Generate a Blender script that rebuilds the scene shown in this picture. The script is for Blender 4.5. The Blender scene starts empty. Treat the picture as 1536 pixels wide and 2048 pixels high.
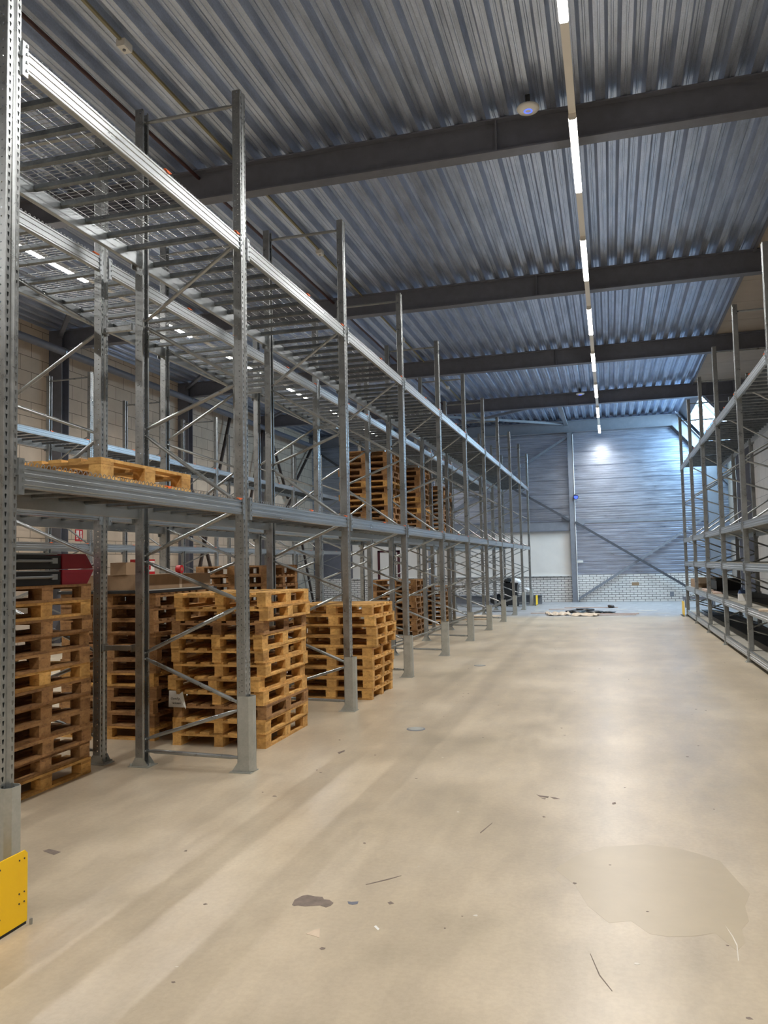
import bpy, math, random
from mathutils import Vector, Matrix
random.seed(7)
C = bpy.context.scene.collection
# ------------------------------------------------------------------ camera
F_PX = 1587.4
yaw, pitch, roll = math.radians(15.83), math.radians(3.77), math.radians(-1.188)
fw = Vector((-math.sin(yaw)*math.cos(pitch), math.cos(yaw)*math.cos(pitch), math.sin(pitch)))
r0 = Vector((math.cos(yaw), math.sin(yaw), 0)); u0 = r0.cross(fw)
rr = r0*math.cos(roll)+u0*math.sin(roll); uu = -r0*math.sin(roll)+u0*math.cos(roll)
cam_d = bpy.data.cameras.new('camera'); cam = bpy.data.objects.new('camera', cam_d); C.objects.link(cam)
cam_d.sensor_fit = 'VERTICAL'; cam_d.sensor_height = 36.0; cam_d.lens = 36.0*F_PX/2048
cam_d.clip_start = 0.05; cam_d.clip_end = 200
cam.matrix_world = Matrix(((rr.x, uu.x, -fw.x, 0), (rr.y, uu.y, -fw.y, 0), (rr.z, uu.z, -fw.z, 1.85), (0, 0, 0, 1)))
bpy.context.scene.camera = cam
# ------------------------------------------------------------------ light and exposure
LAMP_W = 136.0       # watts of each LED strip
LAMP = 25.0           # emission of the visible diffusers
LAMP_COL = (1.0, .965, .91)
SPREAD = math.radians(155)
SKY = 44.0            # daylight seen through the skylight
vs = bpy.context.scene.view_settings
vs.view_transform = 'Standard'; vs.look = 'None'; vs.gamma = 1.0; vs.use_curve_mapping = False; vs.exposure = 0.0
w = bpy.data.worlds.new('sky'); bpy.context.scene.world = w; w.use_nodes = True
bg = w.node_tree.nodes['Background']; bg.inputs[0].default_value = (0.56, 0.77, 1.0, 1); bg.inputs[1].default_value = SKY

# ------------------------------------------------------------------ key dimensions
ZD = 8.2; XL_W = -14.05; XR_W = 4.95; XE = 3.1; YB = -8.0; YE = 36.6
LAMP_Y = [5.93+3.92*k for k in range(-3, 8)]; ZLAMP = 7.35

# ------------------------------------------------------------------ node helpers
def new_mat(name):
    m = bpy.data.materials.new(name); m.use_nodes = True
    nt = m.node_tree; b = nt.nodes['Principled BSDF']
    return m, nt, b
def N(nt, t, **k):
    n = nt.nodes.new(t)
    for a, v in k.items(): setattr(n, a, v)
    return n
def ramp(nt, stops, fac=None):
    r = N(nt, 'ShaderNodeValToRGB'); e = r.color_ramp.elements
    while len(e) > len(stops): e.remove(e[-1])
    while len(e) < len(stops): e.new(0.5)
    for i, (p, c) in enumerate(stops):
        e[i].position = p; e[i].color = (*c, 1) if len(c) == 3 else c
    if fac is not None: nt.links.new(fac, r.inputs[0])
    return r
def coords(nt, kind='Object', scale=(1, 1, 1), loc=(0, 0, 0)):
    if kind == 'World':
        g = N(nt, 'ShaderNodeNewGeometry'); out = g.outputs['Position']
    else:
        g = N(nt, 'ShaderNodeTexCoord'); out = g.outputs[kind]
    mp = N(nt, 'ShaderNodeMapping'); mp.inputs['Scale'].default_value = scale; mp.inputs['Location'].default_value = loc
    nt.links.new(out, mp.inputs[0]); return mp.outputs[0]
def noise(nt, vec, scale, detail=4, rough=0.5):
    n = N(nt, 'ShaderNodeTexNoise'); n.inputs['Scale'].default_value = scale
    n.inputs['Detail'].default_value = detail; n.inputs['Roughness'].default_value = rough
    nt.links.new(vec, n.inputs['Vector']); return n.outputs[0]
def mix(nt, fac, a, b, mode='MIX'):
    m = N(nt, 'ShaderNodeMix', data_type='RGBA', blend_type=mode)
    if isinstance(fac, (int, float)): m.inputs[0].default_value = fac
    else: nt.links.new(fac, m.inputs[0])
    for s, v in ((6, a), (7, b)):
        if isinstance(v, tuple): m.inputs[s].default_value = (*v, 1)
        else: nt.links.new(v, m.inputs[s])
    return m.outputs[2]
def mrange(nt, v, a, b, c, d):
    m = N(nt, 'ShaderNodeMapRange'); nt.links.new(v, m.inputs[0])
    for i, x in enumerate((a, b, c, d)): m.inputs[i+1].default_value = x
    return m.outputs[0]
def bump(nt, b, h, strength, dist=0.01):
    n = N(nt, 'ShaderNodeBump'); n.inputs['Strength'].default_value = strength; n.inputs['Distance'].default_value = dist
    nt.links.new(h, n.inputs['Height']); nt.links.new(n.outputs[0], b.inputs['Normal'])
def plain(name, col, rough=0.5, metal=0.0, var=0.0, scale=6):
    m, nt, b = new_mat(name)
    b.inputs['Roughness'].default_value = rough; b.inputs['Metallic'].default_value = metal
    if var:
        v = noise(nt, coords(nt, 'World'), scale, 5, .6)
        d = tuple(c*(1-var) for c in col); l = tuple(min(1, c*(1+var)) for c in col)
        r = ramp(nt, [(0.3, d), (0.7, l)], v); nt.links.new(r.outputs[0], b.inputs['Base Color'])
    else: b.inputs['Base Color'].default_value = (*col, 1)
    return m
def galv(name, lo, hi, rough, metal=0.85, stretch=(1, 1, 1), sc=9):
    m, nt, b = new_mat(name); b.inputs['Metallic'].default_value = metal
    v = noise(nt, coords(nt, 'World', stretch), sc, 5, .65)
    vo = N(nt, 'ShaderNodeTexVoronoi'); vo.inputs['Scale'].default_value = 55
    nt.links.new(coords(nt, 'World'), vo.inputs['Vector'])
    f = N(nt, 'ShaderNodeMath', operation='MULTIPLY_ADD'); nt.links.new(vo.outputs['Distance'], f.inputs[0]); f.inputs[1].default_value = .15
    nt.links.new(v, f.inputs[2])
    r = ramp(nt, [(0.3, lo), (0.75, hi)], f.outputs[0]); nt.links.new(r.outputs[0], b.inputs['Base Color'])
    nt.links.new(mrange(nt, v, .3, .7, rough*.8, rough*1.25), b.inputs['Roughness'])
    return m

M = {}
M['galv'] = galv('galvanised_steel', (.29, .31, .315), (.40, .42, .43), .31, .8)
M['galv_bar_shaded'] = galv('shaded_galvanised_steel', (.10, .11, .12), (.20, .22, .235), .33, .85)  # support bars face down; their shade is put into this darker steel colour
M['galv_beam'] = galv('bright_galvanised_steel', (.36, .39, .41), (.46, .49, .51), .33, .88, (1, .25, 1), 4)
M['galv_dull'] = galv('dull_galvanised_steel', (.36, .38, .36), (.50, .51, .48), .5, .55)
M['deck'] = galv('roof_deck_steel', (.34, .39, .49), (.66, .74, .90), .36, .8, (2.2, .35, 2.2), 3)
M['cladding'] = galv('wall_cladding_steel', (.42, .47, .58), (.60, .66, .78), .34, .93, (.4, 1, 3), 4)
M['wire'] = plain('zinc_wire', (.42, .44, .45), .3, .85)
M['paint_dark'] = plain('dark_grey_steel_paint', (.15, .16, .20), .5, 0, .1)
M['paint_brace'] = plain('grey_brace_paint', (.07, .075, .09), .5)
M['paint_grey'] = plain('grey_steel_paint', (.20, .215, .25), .45, 0, .08)
M['paint_brown'] = plain('brown_steel_paint', (.05, .035, .03), .5)
M['yellow'] = plain('yellow_powder_coat', (.98, .60, .002), .5, 0, .05, 3)
M['orange'] = plain('orange_plastic', (.85, .16, .03), .5)
M['white'] = plain('white_plastic', (.78, .78, .76), .45)
M['rail'] = plain('white_trunking', (.85, .83, .80), .5)
M['black'] = plain('black_plastic', (.012, .013, .015), .4)
M['blackmat'] = plain('black_rubber', (.018, .019, .021), .6, 0, .2)
M['red'] = plain('red_paint', (.50, .012, .02), .4)
M['darkred'] = plain('dark_red_leatherette', (.20, .006, .016), .45, 0, .1)
M['maroon'] = plain('maroon_paint', (.06, .008, .016), .45)
M['card'] = plain('cardboard', (.32, .215, .13), .8, 0, .12, 8)
M['card_light'] = plain('pale_cardboard', (.62, .50, .38), .8, 0, .12, 8)
M['blue'] = plain('blue_lens', (.01, .03, .75), .3)
M['paper'] = plain('paper', (.62, .60, .57), .8)
M['ink'] = plain('black_ink', (.02, .02, .02), .7)
M['cream_wall'] = plain('cream_ceiling_board', (.40, .35, .30), .8, 0, .06, 2)
M['whiteboard'] = plain('white_painted_panel', (.72, .70, .67), .6, 0, .05, 1.5)
M['shelf'] = plain('shelf_steel', (.40, .38, .33), .5, .3, .12, 4)
M['pipe_red'] = plain('oxide_red_pipe', (.06, .024, .024), .5)
M['conduit'] = plain('yellowed_conduit', (.26, .235, .15), .6)
M['plastic_film'] = plain('white_plastic_film', (.75, .76, .78), .3, 0, .1, 20)
M['pinkboard'] = plain('pinkish_board', (.60, .45, .38), .7, 0, .1, 12)
M['stain'] = plain('chipped_coating', (.19, .15, .125), .75, 0, .22, 18)
M['stain_light'] = plain('pale_scuff', (.66, .62, .55), .6, 0, .1, 9)
M['bottle'] = plain('blue_cap_plastic', (.05, .09, .22), .3)

def wood(name, a, b_, c):
    m, nt, b = new_mat(name)
    v = coords(nt, 'Object', (1, 1, 1)); oi = N(nt, 'ShaderNodeObjectInfo')
    ad = N(nt, 'ShaderNodeVectorMath', operation='ADD'); nt.links.new(v, ad.inputs[0])
    sc = N(nt, 'ShaderNodeVectorMath', operation='SCALE'); sc.inputs[0].default_value = (13, 7, 31); nt.links.new(oi.outputs['Random'], sc.inputs[3])
    nt.links.new(sc.outputs[0], ad.inputs[1])
    mp = N(nt, 'ShaderNodeMapping'); mp.inputs['Scale'].default_value = (14, 14, 22); nt.links.new(ad.outputs[0], mp.inputs[0])
    n1 = noise(nt, mp.outputs[0], 1.6, 6, .65)
    n2 = noise(nt, ad.outputs[0], 4.5, 3, .5)
    r1 = ramp(nt, [(0.28, c), (0.48, b_), (0.75, a)], n1)
    r2 = ramp(nt, [(0.35, (.62, .60, .58)), (0.62, (1, 1, 1))], n2)
    col = mix(nt, 1.0, r1.outputs[0], r2.outputs[0], 'MULTIPLY')
    r3 = ramp(nt, [(0.0, (.66, .62, .60)), (0.25, (.82, .78, .74)), (0.6, (1, 1, 1)), (1.0, (1.0, 1.0, .98))], oi.outputs['Random'])
    col = mix(nt, 1.0, col, r3.outputs[0], 'MULTIPLY')
    nt.links.new(col, b.inputs['Base Color']); b.inputs['Roughness'].default_value = .78
    bump(nt, b, n1, .3, .004)
    return m
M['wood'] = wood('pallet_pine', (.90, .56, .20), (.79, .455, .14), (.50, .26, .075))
M['wood_old_shaded'] = wood('old_shaded_pallet_wood', (.52, .30, .125), (.42, .225, .09), (.21, .105, .05))  # older, darker pallets; the shade on the inner stacks is mixed into this colour

# floor: pale beige power-floated concrete with scratches, wear and a greyer end
def floor_mat():
    m, nt, b = new_mat('beige_concrete_floor')
    P = coords(nt, 'World')
    n1 = noise(nt, P, .55, 6, .6); n2 = noise(nt, coords(nt, 'World', (1, .35, 1)), 2.6, 6, .7); n3 = noise(nt, P, 34, 3, .6)
    base = ramp(nt, [(0.34, (.46, .39, .285)), (0.5, (.55, .465, .345)), (0.66, (.62, .535, .41))], n1)
    c2 = ramp(nt, [(0.34, (.80, .80, .81)), (0.62, (1.0, 1.0, 1.0))], n2)
    col = mix(nt, 1.0, base.outputs[0], c2.outputs[0], 'MULTIPLY')
    c3 = ramp(nt, [(0.38, (.94, .93, .92)), (0.6, (1, 1, 1))], n3)
    col = mix(nt, 1.0, col, c3.outputs[0], 'MULTIPLY')
    # greyer dusty slab past y = 27
    sx = N(nt, 'ShaderNodeSeparateXYZ'); nt.links.new(P, sx.inputs[0])
    nw = noise(nt, P, 1.6, 5, .6)
    ya = N(nt, 'ShaderNodeMath', operation='MULTIPLY_ADD'); nt.links.new(nw, ya.inputs[0]); ya.inputs[1].default_value = 1.4; nt.links.new(sx.outputs[1], ya.inputs[2])
    gm = mrange(nt, ya.outputs[0], 27.3, 28.3, 0, 1)
    grey = ramp(nt, [(0.35, (.26, .265, .28)), (0.60, (.38, .385, .40)), (0.68, (.66, .64, .61))], noise(nt, coords(nt, 'World', (1, .6, 1)), 2.6, 7, .75))
    col = mix(nt, gm, col, grey.outputs[0])
    nt.links.new(col, b.inputs['Base Color'])
    nt.links.new(mrange(nt, n2, 0, 1, .26, .42), b.inputs['Roughness'])
    b.inputs['Specular IOR Level'].default_value = .5
    bump(nt, b, noise(nt, P, 9, 5, .7), .12, .01)
    return m
M['floor'] = floor_mat()

def brick_mat(name, c1, c2, mortar, bw, bh, ms, axis, rough=.7, off=.5, bumpy=.3):
    m, nt, b = new_mat(name)
    g = N(nt, 'ShaderNodeNewGeometry'); s = N(nt, 'ShaderNodeSeparateXYZ'); nt.links.new(g.outputs['Position'], s.inputs[0])
    cb = N(nt, 'ShaderNodeCombineXYZ'); nt.links.new(s.outputs[axis], cb.inputs[0]); nt.links.new(s.outputs[2], cb.inputs[1])
    br = N(nt, 'ShaderNodeTexBrick'); br.offset = off
    br.inputs['Scale'].default_value = 1; br.inputs['Brick Width'].default_value = bw; br.inputs['Row Height'].default_value = bh
    br.inputs['Mortar Size'].default_value = ms; br.inputs['Mortar Smooth'].default_value = .1; br.inputs['Bias'].default_value = 0
    br.inputs['Color1'].default_value = (*c1, 1); br.inputs['Color2'].default_value = (*c2, 1); br.inputs['Mortar'].default_value = (*mortar, 1)
    nt.links.new(cb.outputs[0], br.inputs['Vector'])
    r = ramp(nt, [(0.3, (.86, .86, .86)), (.65, (1, 1, 1))], noise(nt, g.outputs['Position'], 1.7, 6, .65))
    col = mix(nt, 1.0, br.outputs['Color'], r.outputs[0], 'MULTIPLY')
    nt.links.new(col, b.inputs['Base Color']); b.inputs['Roughness'].default_value = rough
    inv = N(nt, 'ShaderNodeMath', operation='SUBTRACT'); inv.inputs[0].default_value = 1; nt.links.new(br.outputs['Fac'], inv.inputs[1])
    bump(nt, b, inv.outputs[0], bumpy, .006)
    return m
M['block'] = brick_mat('sand_lime_block', (.56, .47, .37), (.62, .52, .42), (.20, .165, .13), .80, .385, .009, 1)
M['glazed'] = brick_mat('white_glazed_brick', (.74, .72, .70), (.82, .80, .78), (.14, .13, .125), .31, .1, .011, 0, .35)
M['panel_wall'] = brick_mat('concrete_wall_panel', (.42, .38, .33), (.46, .42, .37), (.20, .18, .16), 1.1, .55, .008, 1)

def emit(name, col, s):
    m = bpy.data.materials.new(name); m.use_nodes = True; nt = m.node_tree
    nt.nodes.remove(nt.nodes['Principled BSDF']); e = N(nt, 'ShaderNodeEmission')
    e.inputs[0].default_value = (*col, 1); e.inputs[1].default_value = s
    nt.links.new(e.outputs[0], nt.nodes['Material Output'].inputs[0]); return m
M['lamp'] = emit('led_diffuser', (1.0, .965, .91), LAMP)
M['led_blue'] = emit('blue_status_ring', (.08, .14, 1.0), 2.0)
def glass_mat():
    m = bpy.data.materials.new('skylight_polycarbonate'); m.use_nodes = True; nt = m.node_tree
    nt.nodes.remove(nt.nodes['Principled BSDF'])
    t = N(nt, 'ShaderNodeBsdfTransparent'); t.inputs[0].default_value = (.86, .93, .93, 1)
    g = N(nt, 'ShaderNodeBsdfGlossy'); g.inputs[1].default_value = .1
    x = N(nt, 'ShaderNodeMixShader'); x.inputs[0].default_value = .06
    nt.links.new(t.outputs[0], x.inputs[1]); nt.links.new(g.outputs[0], x.inputs[2]); nt.links.new(x.outputs[0], nt.nodes['Material Output'].inputs[0])
    return m
M['glass'] = glass_mat()

# ------------------------------------------------------------------ mesh builder
class MB:
    def __init__(s): s.v = []; s.f = []; s.mi = []; s.cur = 0
    def face(s, pts):
        n = len(s.v); s.v += [tuple(p) for p in pts]; s.f.append(tuple(range(n, n+len(pts)))); s.mi.append(s.cur)
    def box(s, x0, x1, y0, y1, z0, z1):
        n = len(s.v)
        s.v += [(x, y, z) for z in (z0, z1) for y in (y0, y1) for x in (x0, x1)]
        for q in ((0, 2, 3, 1), (4, 5, 7, 6), (0, 1, 5, 4), (2, 6, 7, 3), (0, 4, 6, 2), (1, 3, 7, 5)):
            s.f.append(tuple(n+i for i in q)); s.mi.append(s.cur)
        return s
    def loft(s, rings, closed=True, caps=True):
        n = len(s.v); k = len(rings[0])
        for r in rings: s.v += [tuple(p) for p in r]
        for i in range(len(rings)-1):
            for j in range(k if closed else k-1):
                a = n+i*k+j; b = n+i*k+(j+1) % k
                s.f.append((a, b, b+k, a+k)); s.mi.append(s.cur)
        if caps and closed:
            s.f.append(tuple(n+j for j in reversed(range(k)))); s.mi.append(s.cur)
            s.f.append(tuple(n+(len(rings)-1)*k+j for j in range(k))); s.mi.append(s.cur)
        return s
    def prism(s, poly, axis, a, b, closed=True):
        # poly in the two other axes (x,z for axis y; x,y for axis z; y,z for axis x)
        def P(p, t):
            return {'x': (t, p[0], p[1]), 'y': (p[0], t, p[1]), 'z': (p[0], p[1], t)}[axis]
        return s.loft([[P(p, a) for p in poly], [P(p, b) for p in poly]], closed)
    def tube(s, pts, r, n=8, caps=True):
        pts = [Vector(p) for p in pts]; rings = []
        rad = r if isinstance(r, (list, tuple)) else [r]*len(pts)
        for i, p in enumerate(pts):
            d = (pts[min(i+1, len(pts)-1)]-pts[max(i-1, 0)]).normalized()
            up = Vector((0, 0, 1)) if abs(d.z) < .9 else Vector((0, 1, 0))
            a = d.cross(up).normalized(); b = a.cross(d)
            rings.append([p+(a*math.cos(t)+b*math.sin(t))*rad[i] for t in [2*math.pi*(j+.5)/n for j in range(n)]])
        return s.loft(rings, True, caps)
    def bar(s, p, q, w, h, up=(0, 0, 1)):
        p = Vector(p); q = Vector(q); d = (q-p).normalized(); up = Vector(up)
        if abs(d.dot(up)) > .95: up = Vector((0, 1, 0))
        a = d.cross(up).normalized(); b = a.cross(d)
        ring = lambda c: [c+a*w/2+b*h/2, c-a*w/2+b*h/2, c-a*w/2-b*h/2, c+a*w/2-b*h/2]
        return s.loft([ring(p), ring(q)])
    def mesh(s, name, mats):
        me = bpy.data.meshes.new(name); me.from_pydata(s.v, [], s.f)
        if not isinstance(mats, (list, tuple)): mats = [mats]
        for m in mats: me.materials.append(M[m] if isinstance(m, str) else m)
        for p, i in zip(me.polygons, s.mi): p.material_index = i
        me.update(); return me
    def build(s, name, mats, parent=None, loc=(0, 0, 0), rot=(0, 0, 0), smooth=False, recalc=True):
        me = s.mesh(name, mats)
        if recalc:
            import bmesh
            b = bmesh.new(); b.from_mesh(me); bmesh.ops.recalc_face_normals(b, faces=b.faces); b.to_mesh(me); b.free()
        if smooth:
            for p in me.polygons: p.use_smooth = True
            try: me.set_sharp_from_angle(angle=math.radians(35))
            except Exception: pass
        return inst(name, me, parent, loc, rot)
def inst(name, me, parent=None, loc=(0, 0, 0), rot=(0, 0, 0)):
    o = bpy.data.objects.new(name, me); C.objects.link(o); o.location = loc; o.rotation_euler = rot
    if parent: o.parent = parent
    return o
def tag(o, label, cat, group=None, kind=None):
    o['label'] = label; o['category'] = cat
    if group: o['group'] = group
    if kind: o['kind'] = kind
    return o
def thing(name, label, cat, loc=(0, 0, 0), rz=0, group=None):
    o = bpy.data.objects.new(name, None); C.objects.link(o); o.location = loc; o.rotation_euler = (0, 0, rz)
    o.empty_display_size = .1
    return tag(o, label, cat, group)
def struct(o): o['kind'] = 'structure'; return o
ORD = ['', 'first', 'second', 'third', 'fourth', 'fifth', 'sixth', 'seventh', 'eighth', 'ninth', 'tenth', 'eleventh', 'twelfth', 'thirteenth', 'fourteenth']

# ================================================================== SETTING
struct(MB().box(XL_W-.3, XR_W+.3, YB-.3, YE+.3, -.25, 0).build('floor', 'floor'))
# roof deck: deep trapezoidal ribs running down the hall
def deck():
    m = MB(); per = .33; x = XL_W-.1; pr = []
    while x < XE-.02:
        pr += [(x, 0), (x+.050, 0), (x+.056, .010), (x+.074, .010), (x+.080, 0), (x+.130, 0), (x+.175, .125), (x+.208, .125), (x+.216, .112), (x+.234, .112), (x+.242, .125), (x+.285, .125)]
        x += per
    pr.append((XE, 0))
    m.loft([[(p[0], y, ZD+p[1]) for p in pr] for y in (YB, YE)], closed=False, caps=False)
    return m
c = struct(deck().build('ceiling', 'deck', recalc=False))
struct(MB().box(XL_W-.3, XE+.05, YB-.3, YE+.3, ZD+.16, ZD+.3).build('ceiling_panel', 'paint_dark', c))
struct(MB().box(XE-.02, XE+.03, YB, 30.65, ZD-.05, ZD+.14).build('ceiling_edge_trim', 'paint_dark', c))
m = MB()
yy = YB
while yy < 30.5:
    y2 = min(yy+1.62, 30.65); m.box(XE+.03, XR_W+.3, yy+.008, y2-.008, ZD+.0, ZD+.12); yy = y2
struct(m.build('ceiling_board', 'cream_wall', c))
struct(MB().box(XE+.03, XR_W+.3, YB-.3, 30.65, ZD+.12, ZD+.3).build('ceiling_board_backing', 'paint_dark', c))
# walls
struct(MB().box(XL_W-.3, XL_W, YB-.3, YE+.3, 0, ZD+.16).build('wall_left', 'block'))
struct(MB().box(XR_W, XR_W+.3, YB-.3, 30.65, 0, ZD+.1).build('wall_right', 'panel_wall'))
struct(MB().box(XL_W-.3, XR_W+.3, YB-.3, YB, 0, ZD+.16).build('wall_back', 'block'))
# far end wall
def zroof(x): return 8.2-1.19*(x-XE)
g = struct(MB().box(XL_W, XR_W+.3, YE, YE+.3, 0, 1.2).build('wall_front', 'glazed'))
m = MB(); z = 1.2; pr = []
while z < 3.52:
    pr += [(YE+.02, z), (YE+.02, z+.05), (YE+.055, z+.075), (YE+.055, z+.12), (YE+.02, z+.145)]; z += .16
m.loft([[(x, p[0], p[1]) for p in pr] for x in (-1.5, XR_W+.3)], closed=False, caps=False)
struct(m.build('lower_cladding', 'cladding', g, recalc=False))
m = MB(); z = 3.6; pr = []; k = 0
while z < 8.4:
    for q in range(6):
        pr += [(YE+.03, z), (YE+.03, z+.045), (YE+.044, z+.058), (YE+.044, z+.082), (YE+.03, z+.095)]; z += .1
    pr += [(YE+.03, z), (YE+.075, z+.006), (YE+.075, z+.022), (YE+.03, z+.028)]; z += .03
m.loft([[(x, p[0], p[1]) for p in pr] for x in (XL_W, XR_W+.3)], closed=False, caps=False)
struct(m.build('upper_cladding', 'cladding', g, recalc=False))
struct(MB().box(XL_W, XR_W+.3, YE+.09, YE+.3, 1.2, 8.6).build('wall_backing', 'paint_dark', g))
struct(MB().box(-1.5, XR_W, YE-.01, YE+.06, 3.50, 3.61).build('cladding_joint_flashing', 'paint_grey', g))
struct(MB().box(-12.0, -1.66, YE-.03, YE+.06, 1.22, 3.2).build('white_wall_panel', 'whiteboard', g))
struct(MB().box(-12.0, -1.66, YE-.08, YE+.02, 1.16, 1.22).build('panel_sill', 'white', g))
struct(MB().box(XL_W, -1.66, YE-.16, YE+.02, 3.2, 3.62).build('wall_girder', 'paint_grey', g))
struct(MB().box(XL_W, -1.66, YE-.18, YE-.0, 3.18, 3.22).box(XL_W, -1.66, YE-.18, YE, 3.6, 3.64).build('wall_girder_flange', 'paint_dark', g))
# maroon framed door in the white wall, far left
d = MB()
for a, b_, z0, z1 in ((-10.72, -10.60, 0, 2.5), (-9.74, -9.62, 0, 2.5), (-10.72, -9.62, 2.42, 2.5)): d.box(a, b_, YE-.10, YE-.02, z0, z1)
door = struct(d.build('door_1', 'maroon'))
struct(MB().box(-10.6, -9.74, YE-.07, YE-.035, 0, 2.42).build('door_leaf', 'whiteboard', door))
struct(MB().box(-10.55, -10.52, YE-.13, YE-.07, 1.0, 1.12).build('door_handle', 'black', door))
struct(MB().box(-7.30, -7.18, YE-.1, YE-.03, 0, 2.5).box(-6.4, -6.28, YE-.1, YE-.03, 0, 2.5).box(-7.3, -6.28, YE-.1, YE-.03, 2.42, 2.5).build('door_2', 'maroon'))

# sloped roof over the last bay with the skylight
def slope_pt(x, dz=0): return zroof(x)+dz
X0, X1 = 3.42, 4.62
def slab(x0, x1, y0, y1, t, name, mat, parent=None, dz=0):
    poly = [(x0, zroof(x0)+dz), (x1, zroof(x1)+dz), (x1+t*.76, zroof(x1)+dz+t*.64), (x0+t*.76, zroof(x0)+dz+t*.64)]
    return struct(MB().prism(poly, 'y', y0, y1).build(name, mat, parent))
sk = slab(XE, X0, 30.65, YE+.3, .12, 'ceiling_slope', 'paint_grey')
slab(X1, XR_W+.1, 30.65, YE+.3, .12, 'lower_slope_panel', 'paint_grey', sk)
slab(X0, X1, 30.65, 30.85, .12, 'slope_side_panel', 'paint_grey', sk)
slab(X0, X1, 36.15, YE+.3, .12, 'slope_side_panel', 'paint_grey', sk)
struct(MB().prism([(XE, ZD+.2), (XR_W+.2, ZD+.2), (XR_W+.2, zroof(XR_W+.2)), (XE, ZD)], 'y', 30.62, 30.68).build('gable_infill', 'paint_dark', sk))
struct(MB().box(XR_W, XR_W+.3, 30.65, YE+.3, 0, zroof(XR_W)).build('outer_wall', 'panel_wall', sk))
win = slab(X0, X1, 30.85, 36.15, .02, 'window_1', 'glass', dz=.04)
wf = MB()
for i in range(7):
    y = 30.85+i*5.3/6; wf.bar((X0, y, zroof(X0)), (X1, y, zroof(X1)), .035, .07, (0.64, 0, .77))
wf.bar(((X0+X1)/2, 30.85, zroof((X0+X1)/2)), ((X0+X1)/2, 36.15, zroof((X0+X1)/2)), .03, .05)
struct(wf.build('window_frame', 'paint_grey', win))
# portal that guides sky light through the opening
pd = bpy.data.lights.new('skylight_portal', 'AREA'); pd.shape = 'RECTANGLE'; pd.size = 5.3; pd.size_y = 1.9; pd.cycles.is_portal = True
po = bpy.data.objects.new('skylight_portal', pd); C.objects.link(po)
nrm = Vector((-1.19, 0, -1)).normalized(); ax = Vector((0, 1, 0)); ay = nrm.cross(ax)*-1
zc = -nrm; xx = ax; yyv = zc.cross(xx)
po.matrix_world = Matrix(((xx.x, yyv.x, zc.x, (X0+X1)/2+.1), (xx.y, yyv.y, zc.y, 33.5), (xx.z, yyv.z, zc.z, zroof((X0+X1)/2)+.12), (0, 0, 0, 1)))

# main steel: I beams across the hall, columns, bracing
tn = [0]
def trim(mb, mat='paint_dark'):
    tn[0] += 1; return struct(mb.build('trim_%d' % tn[0], mat))
def ibeam(mb, x0, x1, y, z0, z1, w=.22, tf=.022, tw=.012):
    mb.box(x0, x1, y-w/2, y+w/2, z0, z0+tf); mb.box(x0, x1, y-w/2, y+w/2, z1-tf, z1); mb.box(x0, x1, y-tw/2, y+tw/2, z0+tf, z1-tf)
for y in (-1.9, 4.6, 11.13, 17.6, 24.1, 30.6):
    mb = MB(); ibeam(mb, XL_W, 4.75, y, 7.7, 8.19)
    for x in (-1.35, 3.6, -7.5): mb.box(x-.01, x+.01, y-.1, y+.1, 7.72, 8.17)
    trim(mb)
    mb = MB(); mb.box(4.45, 4.93, y-.15, y-.13, 0, 8.18).box(4.45, 4.93, y+.13, y+.15, 0, 8.18).box(4.68, 4.70, y-.13, y+.13, 0, 8.18); trim(mb)
    mb = MB(); mb.box(XL_W, XL_W+.40, y-.15, y-.13, 0, 8.18).box(XL_W, XL_W+.40, y+.13, y+.15, 0, 8.18).box(XL_W+.19, XL_W+.21, y-.13, y+.13, 0, 8.18); trim(mb)
    for s in (-1,):
        mb = MB(); mb.bar((XL_W+.3, y-.1, 8.0), (XL_W+2.2, y-2.1, 8.0), .10, .08); trim(mb)
# end beam with raking end
mb = MB(); ibeam(mb, XL_W, 2.78, 36.3, 7.6, 8.1)
p = [(2.78, 7.6), (4.2, 5.91), (4.55, 6.2), (3.05, 8.1), (2.78, 8.1)]
mb.prism(p, 'y', 36.29, 36.31)
mb.bar((2.78, 36.3, 7.62), (4.2, 36.3, 5.93), .22, .022); mb.bar((3.02, 36.3, 8.06), (4.5, 36.3, 6.25), .22, .022)
trim(mb, 'paint_grey')
mb = MB(); mb.prism([(2.70, 7.62), (5.0, 4.9), (5.0, 5.35), (2.78, 7.95), (XL_W, 7.95), (XL_W, 7.62)], 'y', 36.50, 36.58); trim(mb, 'paint_grey')
mb = MB(); mb.box(4.08, 4.48, 36.15, 36.17, 0, 6.0).box(4.08, 4.48, 36.43, 36.45, 0, 6.0).box(4.27, 4.29, 36.17, 36.43, 0, 6.0); trim(mb, 'paint_grey')
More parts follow.
